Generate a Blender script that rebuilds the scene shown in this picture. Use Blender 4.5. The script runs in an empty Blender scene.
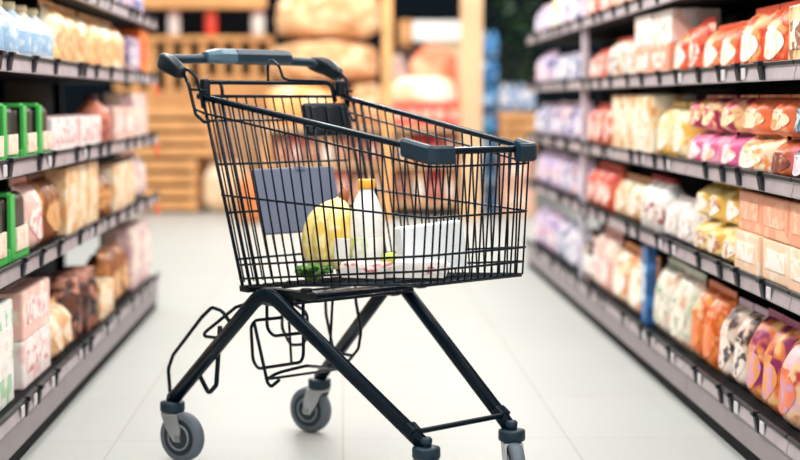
import bpy, bmesh, math, random
from mathutils import Vector, Matrix, noise
random.seed(7)
S = bpy.context.scene
COL = S.collection
PI = math.pi

# ------------------------------------------------------------------ camera
F = 1600.0                                   # focal length in pixels at 800 x 460
EYE = Vector((0, 0, 0.9))
TH = math.atan(130 / F); PH = math.atan(58 / F * math.cos(TH))
FW = Vector((math.sin(PH) * math.cos(TH), math.cos(PH) * math.cos(TH), -math.sin(TH)))
UP = Vector((math.sin(PH) * math.sin(TH), math.cos(PH) * math.sin(TH), math.cos(TH)))
RT = Vector((math.cos(PH), -math.sin(PH), 0))
cam = bpy.data.cameras.new('camera')
co = bpy.data.objects.new('camera', cam); COL.objects.link(co)
co.location = EYE; co.rotation_euler = (PI / 2 - TH, 0, -PH)
cam.sensor_width = 36; cam.lens = F / 800 * 36
cam.clip_end = 100
cam.dof.use_dof = True; cam.dof.focus_distance = 3.58; cam.dof.aperture_fstop = 2.0
cam.dof.aperture_blades = 0
S.camera = co

def ray(x, y): return FW + RT * ((x - 400) / F) + UP * ((230 - y) / F)
def at_y(x, y, Y): r = ray(x, y); return EYE + r * (Y / r.y)       # where the sight line meets depth Y
def at_x(x, y, X): r = ray(x, y); return EYE + r * (X / r.x)

# ------------------------------------------------------------------ materials
def lin(c):
    return tuple((v / 255 / 12.92 if v / 255 <= .04045 else ((v / 255 + .055) / 1.055) ** 2.4) for v in c) + (1,)
MC = {}
def mat(name, rgb, rough=.55, metal=0, var=.12, scale=14, coat=0, spec=.5):
    if name in MC: return MC[name]
    m = bpy.data.materials.new(name); m.use_nodes = True
    nt = m.node_tree; b = nt.nodes['Principled BSDF']
    b.inputs['Roughness'].default_value = rough; b.inputs['Metallic'].default_value = metal
    b.inputs['Specular IOR Level'].default_value = spec
    tc = nt.nodes.new('ShaderNodeTexCoord'); nz = nt.nodes.new('ShaderNodeTexNoise')
    nz.inputs['Scale'].default_value = scale; nz.inputs['Detail'].default_value = 3
    nt.links.new(tc.outputs['Object'], nz.inputs['Vector'])
    r = nt.nodes.new('ShaderNodeValToRGB'); c = lin(rgb)
    r.color_ramp.elements[0].position = .3; r.color_ramp.elements[1].position = .7
    r.color_ramp.elements[0].color = tuple(v * (1 - var) for v in c[:3]) + (1,)
    r.color_ramp.elements[1].color = tuple(min(1, v * (1 + var)) for v in c[:3]) + (1,)
    nt.links.new(nz.outputs['Fac'], r.inputs['Fac']); nt.links.new(r.outputs['Color'], b.inputs['Base Color'])
    MC[name] = m; return m

def print_mat(name, cols, scale=16, rough=.4, cuts=(0, .4, .5, .6)):
    """printed packaging: patches of three or four inks, another layout on every copy"""
    if name in MC: return MC[name]
    m = bpy.data.materials.new(name); m.use_nodes = True
    nt = m.node_tree; b = nt.nodes['Principled BSDF']; b.inputs['Roughness'].default_value = rough
    tc = nt.nodes.new('ShaderNodeTexCoord'); oi = nt.nodes.new('ShaderNodeObjectInfo')
    mu = nt.nodes.new('ShaderNodeMath'); mu.operation = 'MULTIPLY'; mu.inputs[1].default_value = 40
    nz = nt.nodes.new('ShaderNodeTexNoise'); nz.noise_dimensions = '4D'
    nz.inputs['Scale'].default_value = scale; nz.inputs['Detail'].default_value = 2
    nt.links.new(tc.outputs['Object'], nz.inputs['Vector'])
    nt.links.new(oi.outputs['Random'], mu.inputs[0]); nt.links.new(mu.outputs[0], nz.inputs['W'])
    r = nt.nodes.new('ShaderNodeValToRGB'); cr = r.color_ramp; cr.interpolation = 'EASE'
    cols = list(cols)
    while len(cr.elements) < len(cols): cr.elements.new(.5)
    for i, c in enumerate(cols):
        cr.elements[i].position = cuts[i] if i < len(cuts) else .7; cr.elements[i].color = lin(c)
    nt.links.new(nz.outputs['Fac'], r.inputs['Fac']); nt.links.new(r.outputs['Color'], b.inputs['Base Color'])
    MC[name] = m; return m

def floor_mat():
    m = bpy.data.materials.new('white floor tiles'); m.use_nodes = True
    nt = m.node_tree; b = nt.nodes['Principled BSDF']; b.inputs['Roughness'].default_value = .42; b.inputs['Specular IOR Level'].default_value = .35
    tc = nt.nodes.new('ShaderNodeTexCoord'); br = nt.nodes.new('ShaderNodeTexBrick')
    br.offset = 0; br.inputs['Scale'].default_value = 1
    br.inputs['Brick Width'].default_value = .6; br.inputs['Row Height'].default_value = .6
    br.inputs['Mortar Size'].default_value = .003; br.inputs['Mortar Smooth'].default_value = .3
    br.inputs['Color1'].default_value = lin((174, 177, 173)); br.inputs['Color2'].default_value = lin((177, 180, 176))
    br.inputs['Mortar'].default_value = lin((157, 155, 150))
    nz = nt.nodes.new('ShaderNodeTexNoise'); nz.inputs['Scale'].default_value = 3
    mx = nt.nodes.new('ShaderNodeMix'); mx.data_type = 'RGBA'; mx.blend_type = 'MULTIPLY'; mx.inputs[0].default_value = .06
    nt.links.new(tc.outputs['Object'], br.inputs['Vector']); nt.links.new(tc.outputs['Object'], nz.inputs['Vector'])
    nt.links.new(br.outputs['Color'], mx.inputs[6]); nt.links.new(nz.outputs['Color'], mx.inputs[7])
    nt.links.new(mx.outputs[2], b.inputs['Base Color'])
    return m

# ------------------------------------------------------------------ mesh helpers
def obj(name, bm, m, parent=None, smooth=False):
    me = bpy.data.meshes.new(name)
    bmesh.ops.recalc_face_normals(bm, faces=bm.faces[:])
    bm.to_mesh(me); bm.free()
    if smooth:
        for p in me.polygons: p.use_smooth = True
    for x in (m if isinstance(m, (list, tuple)) else [m]): me.materials.append(x)
    o = bpy.data.objects.new(name, me); COL.objects.link(o)
    if parent: o.parent = parent
    return o
def tag(o, label, cat, group=None, kind=None):
    o['label'] = label; o['category'] = cat
    if group: o['group'] = group
    if kind: o['kind'] = kind
    return o
def empty(name, loc=(0, 0, 0), rz=0):
    o = bpy.data.objects.new(name, None); COL.objects.link(o); o.location = loc; o.rotation_euler = (0, 0, rz); return o
def struct(o): o['kind'] = 'structure'; return o
def copy_tree(o, parent=None):
    c = o.copy(); COL.objects.link(c); c.parent = parent
    for ch in [x for x in bpy.data.objects if x.parent == o]: copy_tree(ch, c)
    return c

def box(bm, c, s, M=None, bevel=0, seg=2):
    r = bmesh.ops.create_cube(bm, size=1); vs = r['verts']
    for v in vs: v.co = Vector((v.co.x * s[0], v.co.y * s[1], v.co.z * s[2]))
    if bevel:
        es = list({e for v in vs for e in v.link_edges})
        rr = bmesh.ops.bevel(bm, geom=es, offset=bevel, segments=seg, affect='EDGES', profile=.5)
        vs = list({v for f in rr['faces'] for v in f.verts} | {v for v in vs if v.is_valid})
    for v in vs:
        v.co = (M @ v.co if M else v.co) + Vector(c)
    return vs

def fillet(pts, rad, n=5, closed=False):
    pts = [Vector(p) for p in pts]; out = []
    N = len(pts)
    for i, p in enumerate(pts):
        if not closed and i in (0, N - 1): out.append(p); continue
        a = pts[i - 1] - p; b = pts[(i + 1) % N] - p
        la, lb = a.length, b.length
        if la < 1e-6 or lb < 1e-6: continue
        a.normalize(); b.normalize()
        ang = a.angle(b)
        if ang > PI - .05: out.append(p); continue
        d = min(rad / math.tan(ang / 2), la * .48, lb * .48)
        p0, p1 = p + a * d, p + b * d
        for k in range(n + 1):
            t = k / n; out.append(p0 * (1 - t) ** 2 + p * 2 * t * (1 - t) + p1 * t * t)
    return out

def tube(bm, pts, r, seg=8, closed=False, flat=None):
    """round bar along pts; r may be a list; flat = (axis, factor) squeezes the section"""
    pts = [Vector(p) for p in pts]; N = len(pts)
    T = []
    for i in range(N):
        if closed: d = pts[(i + 1) % N] - pts[i - 1]
        else: d = pts[min(i + 1, N - 1)] - pts[max(i - 1, 0)]
        T.append(d.normalized())
    n = T[0].orthogonal().normalized(); rings = []
    for i in range(N):
        if i:
            ax = T[i - 1].cross(T[i])
            if ax.length > 1e-7: n = Matrix.Rotation(T[i - 1].angle(T[i]), 3, ax.normalized()) @ n
        n = (n - T[i] * n.dot(T[i])).normalized(); b = T[i].cross(n)
        ri = r[i] if isinstance(r, (list, tuple)) else r
        ring = []
        for k in range(seg):
            a = 2 * PI * k / seg; o = (n * math.cos(a) + b * math.sin(a)) * ri
            if flat: o = o - flat[0] * (o.dot(flat[0]) * (1 - flat[1]))
            ring.append(bm.verts.new(pts[i] + o))
        rings.append(ring)
    for i in range(N if closed else N - 1):
        A, B = rings[i], rings[(i + 1) % N]
        for k in range(seg): bm.faces.new((A[k], A[(k + 1) % seg], B[(k + 1) % seg], B[k]))
    if not closed:
        bm.faces.new(rings[0][::-1]); bm.faces.new(rings[-1])

def lathe(bm, prof, seg=24, M=None):
    rings = []
    for r, z in prof:
        ring = []
        for k in range(seg):
            a = 2 * PI * k / seg; p = Vector((r * math.cos(a), r * math.sin(a), z))
            ring.append(bm.verts.new(M @ p if M else p))
        rings.append(ring)
    for A, B in zip(rings, rings[1:]):
        for k in range(seg): bm.faces.new((A[k], A[(k + 1) % seg], B[(k + 1) % seg], B[k]))
    bm.faces.new(rings[0][::-1]); bm.faces.new(rings[-1])

def NB(): return bmesh.new()

# ------------------------------------------------------------------ the room
M_floor = floor_mat()
b = NB(); box(b, (0, 7.0, -.05), (12, 19, .1)); struct(obj('floor', b, M_floor))
M_wall = mat('dark teal wall', (8, 20, 28), .8, spec=.1)
b = NB(); box(b, (0, 16.0, 1.9), (12, .2, 3.8)); struct(obj('wall_back', b, M_wall))

# ------------------------------------------------------------------ shelving
M_dark = mat('dark shelf steel', (7, 13, 18), .7, spec=.15)
M_rail = mat('grey price rail', (168, 156, 160), .4)
M_base = mat('mauve grey base panel', (142, 131, 134), .5, var=.06)
M_kick = mat('black kick strip', (6, 10, 14), .7, spec=.1)
M_clip = mat('black rail clip', (8, 16, 24), .45, spec=.25)
M_tag = mat('white price ticket', (206, 200, 202), .5, var=.03)
M_orange = mat('orange price ticket', (240, 92, 40), .5)
M_post = mat('pale grey upright', (222, 214, 224), .5)

RACK = {'right': dict(s=1, x=1.0, z=[1.225, .972, .712, .46], base=.135),
        'left': dict(s=-1, x=.80, z=[1.23, .995, .742, .49], base=.14)}
DEPTH = .45
WORDN = ['zero', 'one', 'two', 'three', 'four', 'five', 'six', 'seven', 'eight', 'nine', 'ten', 'eleven', 'twelve']
ORD = ['nearest', 'second nearest', 'third nearest', 'fourth nearest', 'fifth nearest', 'sixth nearest', 'seventh nearest', 'eighth nearest', 'ninth nearest']
def rank(i, n):
    if n == 2: return ('nearer', 'farther')[i]
    if i == n - 1: return 'farthest'
    return ORD[i]

def bay(side, i, n, y0, BAY):
    R = RACK[side]; s = R['s']; X = R['x']
    root = empty('shelving_unit', (s * (X + DEPTH / 2), y0 + BAY / 2, 0), 0)
    tag(root, f'{rank(i, n)} of {WORDN[n]} dark grocery shelving bays along the {side} side of the aisle', 'shelving', f'shelving bays on the {side} side')
    ox, oy = root.location.x, root.location.y
    L = BAY - .006
    fx = s * X - ox                                   # front plane in local x
    bx = s * (X + DEPTH) - ox
    b = NB(); box(b, (bx - s * .01, 0, .85), (.02, L, 1.65)); obj('back_panel', b, M_dark, root)
    b = NB(); box(b, (fx + s * .012, 0, (.036 + R['base'] - .02) / 2), (.014, L, R['base'] - .02 - .036), bevel=.002); obj('base_panel', b, M_base, root)
    b = NB(); box(b, (fx + s * .018, 0, .0185), (.014, BAY, .037)); obj('kick_strip', b, M_kick, root)
    for e in (-1, 1):
        b = NB(); box(b, (bx - s * .035, e * (L / 2 - .015), .85), (.03, .03, 1.7)); obj('upright', b, M_dark, root)
    if side == 'right' and abs(y0 - 6.8) < .01:
        b = NB(); box(b, (fx + s * .035, -L / 2 + .012, .86), (.03, .02, 1.7), bevel=.004); obj('divider_panel', b, M_post, root)['label'] = 'pale grey upright divider'
    rnd = random.Random(i * 17 + (5 if side == 'left' else 0))
    for k, z in enumerate(R['z'] + [R['base']]):
        b = NB(); box(b, (fx + s * (DEPTH / 2), 0, z - .012), (DEPTH - .03, L, .024), bevel=.002); sh = obj('shelf', b, M_dark, root)
        b = NB()                                      # sloping ticket rail with a lip above and below
        sec = [(0.0, -.026), (-.005, -.028), (-.007, -.023), (-.002, .002), (-.004, .010), (.002, .012), (.014, .004), (.014, -.024)]
        A = [b.verts.new((fx + s * p[0] - s*.0, -L / 2, z + p[1])) for p in sec]
        B = [b.verts.new((fx + s * p[0] - s*.0, L / 2, z + p[1])) for p in sec]
        for q in range(len(sec)): b.faces.new((A[q], A[(q + 1) % len(sec)], B[(q + 1) % len(sec)], B[q]))
        b.faces.new(A); b.faces.new(B[::-1])
        obj('price_rail', b, M_rail, sh)
        b = NB(); box(b, (fx - s * .004, 0, z + .012), (.010, L, .010), bevel=.002); obj('rail_edge', b, M_clip, sh)
        ys = [(-.47 + .94 * (q + rnd.uniform(.1, .9)) / 4) * BAY / 1.1 for q in range(4)]
        for q, y in enumerate(ys):
            b = NB(); w = rnd.choice((.02, .026, .03))
            A = [b.verts.new((fx - s * dx, y + yy, z + zz)) for dx in (.005, .014) for yy, zz in ((-w / 2 - .016, -.025), (w / 2 - .016, -.025), (w / 2 + .018, .014), (-w / 2 + .018, .014))]
            for f in ((0, 1, 2, 3), (7, 6, 5, 4), (0, 4, 5, 1), (1, 5, 6, 2), (2, 6, 7, 3), (3, 7, 4, 0)): b.faces.new([A[t] for t in f])
            box(b, (fx - s * .010, y + .018, z + .014), (.018, w * 1.3, .012), bevel=.002)
            obj('rail_clip', b, M_clip, sh)
            if rnd.random() < (.75 if k == 4 else .3):
                b = NB(); box(b, (fx - s * .009, y - w / 2 - .036, z - .008), (.004, .034, .028), bevel=.001)
                obj('price_ticket', b, M_tag, sh)
        if side == 'left' and i == n - 1 and k in (1, 2, 3):
            b = NB(); box(b, (fx - s * .010, L / 2 - .07, z - .055), (.005, .07, .055), bevel=.001); obj('sale_ticket', b, M_orange, sh)['label'] = 'orange ticket hanging from the rail'
    return root
for i, (y, L) in enumerate([(2.4, 1.1), (3.5, 1.1), (4.6, 1.1), (5.7, 1.1), (6.8, .95), (7.75, .9)]): bay('right', i, 6, y, L)
for i in range(4): bay('left', i, 4, 2.27 + 1.17 * i, 1.17)

# ------------------------------------------------------------------ packaged goods: x = width, -y = front, z up
def P_carton(name, w, d, h, pal):
    b = NB(); box(b, (0, 0, h / 2), (w, d, h), bevel=min(.006, w * .1)); o = obj(name, b, pal[0])
    b = NB(); box(b, (0, -d / 2 - .0008, h * .52), (w * .72, .003, h * .46), bevel=.001); obj('front_label', b, pal[1], o)
    b = NB(); box(b, (0, 0, h + .0006), (w * .9, d * .16, .0022)); obj('tape_seal', b, pal[1], o)
    return o
def pillow(b, w, d, h, s0=-1, s1=1, t0=0, t1=1, off=0, ns=10, nt=12, front_only=False):
    def P(s, t, side):
        top = min(1, max(0, 1 - t) * 3.2) ** .5; bot = min(1, (t + .06) * 5)
        th = d / 2 * (1 - abs(s) ** 5) * top * min(bot, 1) ** .5 * (1 - .18 * t)
        ww = w / 2 * (1 - .04 * math.sin(PI * t)) * s
        wr = .05 * d * math.sin(9 * s + 4 * t) * (t > .6)
        return Vector((ww, side * (th + off + wr * (t < .97)), h * t))
    if front_only:                                    # rounded printed patch
        sm, tm, sh, th_ = (s0 + s1) / 2, (t0 + t1) / 2, (s1 - s0) / 2, (t1 - t0) / 2
        Q = P
        def P(s, t, side):
            a, c = (s - sm) / sh, (t - tm) / th_
            return Q(sm + sh * a * (1 - c * c / 2) ** .5, tm + th_ * c * (1 - a * a / 2) ** .5, side)
    for side in ((-1,) if front_only else (-1, 1)):
        g = [[b.verts.new(P(s0 + (s1 - s0) * i / ns, t0 + (t1 - t0) * j / nt, side)) for i in range(ns + 1)] for j in range(nt + 1)]
        for j in range(nt):
            for i in range(ns): b.faces.new((g[j][i], g[j][i + 1], g[j + 1][i + 1], g[j + 1][i]))
def P_pouch(name, w, d, h, pal):
    b = NB(); pillow(b, w, d, h * .93)
    bmesh.ops.remove_doubles(b, verts=b.verts[:], dist=.0008)
    o = obj(name, b, pal[0], smooth=True)
    b = NB(); pillow(b, w, d, h * .93, -.72, .72, .16, .68, .0015, front_only=True); obj('front_label', b, pal[1], o, True)
    b = NB(); box(b, (0, 0, h * .95), (w * .99, .004, h * .1), bevel=.001)
    for q in range(3): box(b, (0, 0, h * (.92 + .025 * q)), (w * .97, .007, h * .008))
    obj('crimped_seal', b, pal[2] if len(pal) > 2 else pal[0], o)
    return o
def P_bottle(name, w, d, h, pal):
    r = w / 2; b = NB()
    lathe(b, [(r * .86, 0), (r, .01), (r, h * .58), (r * .9, h * .68), (r * .5, h * .8), (r * .34, h * .86), (r * .34, h * .9)], 20)
    o = obj(name, b, pal[0], smooth=True)
    b = NB(); lathe(b, [(r * .4, h * .885), (r * .4, h * .985), (r * .36, h)], 16); obj('cap', b, pal[2] if len(pal) > 2 else pal[1], o, True)
    b = NB(); lathe(b, [(r * 1.005, h * .18), (r * 1.012, h * .19), (r * 1.012, h * .52), (r * 1.005, h * .53)], 20); obj('wrap_label', b, pal[1], o, True)
    return o
def P_strap(name, w, d, h, pal):
    """dark loaf-shaped pack held in a green sleeve with a cream front card"""
    b = NB(); box(b, (0, 0, h * .48), (w * .92, d * .9, h * .94), bevel=min(w, d) * .2, seg=4); o = obj(name, b, pal[0], smooth=True)
    b = NB(); box(b, (0, 0, h * .1), (w, d, h * .2), bevel=.004)
    box(b, (-w * .34, -d / 2 + .003, h * .5), (w * .2, .012, h * .92), bevel=.003)
    box(b, (-w * .34, 0, h * .955), (w * .2, d * .9, .012), bevel=.003)
    obj('green_sleeve', b, pal[2], o)
    b = NB(); box(b, (w * .08, -d / 2 - .002, h * .3), (w * .56, .008, h * .34), bevel=.002); obj('front_label', b, pal[1], o)
    return o
def P_jar(name, w, d, h, pal):
    r = w / 2; b = NB()
    lathe(b, [(r * .9, 0), (r, .008), (r, h * .72), (r * .85, h * .82), (r * .8, h * .84)], 20); o = obj(name, b, pal[0], smooth=True)
    b = NB(); lathe(b, [(r * .86, h * .84), (r * .88, h * .86), (r * .88, h * .98), (r * .82, h)], 20); obj('lid', b, pal[1], o, True)
    return o
MAKE = dict(carton=P_carton, pouch=P_pouch, bottle=P_bottle, strap=P_strap, jar=P_jar)

def pal(name, cols, label, third=None, scale=16):
    a = print_mat(name + ' print', cols, scale); l = print_mat(name + ' label', label, 40)
    r = [a, l]
    if third: r.append(mat(name + ' accent', third, .45))
    return r
W_ = [(250, 244, 236), (242, 226, 214), (250, 246, 240)]
LAV = pal('lavender', [(160, 140, 190), (216, 198, 220), (70, 78, 136), (238, 194, 190)], [(232, 226, 236), (150, 140, 190), (236, 230, 240)])
LAVB = pal('blue lavender', [(90, 104, 160), (214, 208, 226), (60, 80, 130), (236, 226, 232)], [(240, 236, 240), (90, 110, 170), (240, 236, 240)])
LAVP = pal('pink lavender', [(220, 150, 180), (176, 160, 208), (230, 200, 212), (96, 94, 160)], [(240, 226, 232), (210, 130, 160), (240, 230, 236)])
YEL = pal('yellow lavender', [(240, 206, 110), (236, 222, 190), (250, 214, 120)], W_)
RED = pal('red', [(226, 66, 44), (244, 108, 70), (200, 36, 36), (250, 180, 150)], [(250, 214, 200), (240, 100, 70), (250, 230, 220)], (214, 50, 40))
CRB = pal('cream blue spot', [(244, 222, 190), (236, 206, 180), (250, 240, 224), (216, 170, 140)], [(40, 60, 110), (90, 90, 120), (238, 226, 214)], (214, 60, 50))
PEACHW = pal('peach white carton', [(244, 190, 166), (248, 224, 208), (240, 168, 136)], [(250, 236, 226), (214, 150, 110), (250, 240, 232)])
WHITEC = pal('white carton', [(250, 238, 230), (244, 214, 200), (252, 246, 240)], [(252, 246, 242), (240, 200, 186), (252, 246, 242)])
ORW = pal('orange red', [(236, 92, 50), (248, 132, 80), (222, 70, 40), (252, 176, 110)], [(254, 246, 232), (252, 214, 170), (254, 248, 240)], (236, 96, 56))
CRBR = pal('cream brown', [(252, 238, 208), (250, 226, 180), (240, 206, 150), (170, 110, 80)], [(250, 244, 230), (150, 90, 60), (250, 240, 220)], (240, 220, 190))
CRT = pal('tall cream', [(250, 236, 206), (252, 244, 226), (246, 220, 176), (214, 150, 84)], [(254, 248, 236), (240, 190, 130), (252, 244, 230)], (224, 160, 96))
YCR = pal('yellow cream', [(248, 216, 130), (252, 236, 190), (240, 190, 90)], [(254, 250, 236), (250, 226, 150), (254, 250, 240)], (246, 206, 120))
PINK = pal('pink', [(244, 142, 186), (250, 176, 200), (236, 110, 164)], [(255, 240, 244), (250, 190, 150), (255, 240, 244)], (226, 120, 150))
MAG = pal('magenta', [(214, 30, 100), (236, 80, 120), (250, 200, 140), (160, 20, 80)], [(252, 220, 150), (230, 60, 100), (252, 226, 180)])
ORB = pal('orange carton', [(246, 140, 96), (250, 168, 120), (238, 116, 70)], [(252, 214, 170), (246, 150, 90), (252, 224, 190)])
ORC = pal('orange cream', [(250, 190, 110), (254, 232, 196), (240, 146, 70), (254, 246, 226)], [(255, 250, 240), (252, 220, 160), (255, 250, 240)], (244, 160, 80))
BRO = pal('brown orange', [(150, 78, 46), (240, 140, 80), (190, 96, 56), (226, 110, 120)], [(250, 236, 220), (170, 90, 60), (120, 60, 50)], (226, 130, 70))
TEAL = pal('teal', [(30, 96, 116), (40, 116, 136), (24, 80, 100)], [(60, 140, 160), (30, 96, 116), (200, 220, 220)])
PUR = pal('dark purple', [(60, 26, 50), (44, 20, 40), (90, 40, 70)], [(240, 232, 236), (230, 210, 220), (240, 232, 236)], (90, 40, 70))
WHI = pal('white pouch', [(250, 246, 240), (240, 226, 214), (252, 250, 246), (224, 206, 200)], [(252, 248, 244), (216, 190, 180), (252, 248, 244)], (236, 226, 220))
WHB = pal('white bottle', [(246, 242, 238), (232, 224, 220), (250, 248, 246)], [(250, 240, 230), (150, 60, 60), (250, 240, 230)], (150, 40, 44))
YBR = pal('yellow brown spot', [(250, 214, 116), (252, 232, 170), (246, 196, 90)], [(150, 84, 56), (196, 130, 90), (250, 240, 226)], (250, 220, 140))
PEA = pal('peach box', [(244, 174, 136), (248, 190, 152), (240, 160, 124)], [(248, 186, 150), (250, 206, 176), (246, 176, 140)])
CRE = pal('cream box', [(252, 226, 196), (254, 236, 214), (250, 214, 180)], [(255, 246, 232), (252, 224, 190), (255, 246, 236)])
ORG = pal('orange bag', [(236, 122, 44), (246, 160, 84), (222, 96, 34), (250, 206, 160)], [(250, 226, 196), (240, 150, 70), (236, 120, 60)], (226, 120, 60))
GRC = pal('green cream', [(240, 234, 214), (206, 218, 190), (248, 240, 226), (226, 190, 160)], [(250, 244, 234), (150, 180, 140), (250, 236, 220)], (220, 224, 206))
COW = pal('spotted cream', [(244, 224, 206), (248, 236, 222), (236, 206, 186), (70, 50, 50)], [(248, 232, 220), (60, 50, 60), (248, 232, 220)], (214, 190, 206))
FLO = pal('purple orange', [(216, 176, 208), (250, 196, 130), (232, 128, 70), (150, 40, 100)], [(250, 224, 180), (214, 150, 200), (240, 160, 90)], (160, 40, 100))
CPU = pal('cream purple', [(250, 224, 196), (232, 190, 200), (246, 206, 160), (200, 60, 60)], [(252, 236, 214), (200, 150, 190), (240, 130, 90)], (180, 60, 70))
BLU = pal('blue', [(40, 110, 176), (60, 130, 196), (30, 90, 150)], [(120, 170, 210), (40, 110, 176), (200, 220, 236)], (30, 84, 140))
BRW = pal('brown white', [(110, 70, 56), (230, 206, 190), (60, 40, 40)], W_, (90, 60, 50))
PCR = pal('pink cream', [(253, 222, 204), (254, 236, 220), (248, 196, 184)], [(252, 240, 230), (230, 150, 160), (252, 240, 230)], (226, 160, 150))
SKY = pal('pale blue', [(220, 230, 240), (238, 242, 246), (196, 216, 238), (254, 244, 226)], [(170, 206, 230), (214, 228, 238), (160, 196, 226)], (248, 226, 180))
CYE = pal('warm cream', [(255, 234, 178), (255, 246, 216), (254, 214, 146), (252, 186, 134)], [(255, 246, 222), (252, 214, 160), (240, 170, 120)], (250, 200, 140))
ORX = pal('bright orange', [(246, 140, 52), (250, 160, 70), (236, 110, 40)], [(250, 170, 90), (246, 130, 60), (236, 90, 50)])
STR = [print_mat('dark bread print', [(44, 32, 26), (66, 46, 36), (30, 24, 22)]), print_mat('cream card', [(250, 226, 196), (246, 200, 180), (252, 236, 214)], 40), mat('bright green card', (66, 186, 82), .5)]
WPK = pal('white pink', [(250, 232, 226), (246, 204, 200), (252, 242, 238)], [(252, 240, 236), (226, 120, 130), (252, 240, 236)])
DRD = pal('dark red brown', [(110, 46, 42), (60, 34, 36), (214, 130, 104)], [(226, 160, 130), (140, 60, 54), (200, 120, 100)], (70, 40, 40))
MAU = pal('mauve cream', [(226, 190, 196), (252, 226, 208), (210, 170, 184), (254, 238, 220)], [(250, 226, 206), (214, 160, 166), (250, 232, 214)], (196, 160, 170))
TAN = pal('tan cream', [(253, 228, 190), (254, 240, 214), (246, 206, 156), (232, 176, 124)], [(253, 238, 212), (236, 190, 140), (250, 226, 196)], (226, 180, 130))
CAR = pal('caramel', [(176, 106, 50), (206, 140, 76), (140, 80, 40)], [(240, 200, 150), (190, 120, 60), (226, 170, 110)], (120, 70, 40))
DBR = pal('dark brown', [(54, 34, 30), (110, 64, 50), (36, 26, 26), (196, 130, 106)], [(214, 160, 140), (90, 50, 44), (200, 140, 120)], (60, 40, 36))
GWH = pal('green white', [(230, 240, 226), (170, 214, 170), (246, 246, 240)], W_)

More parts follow.
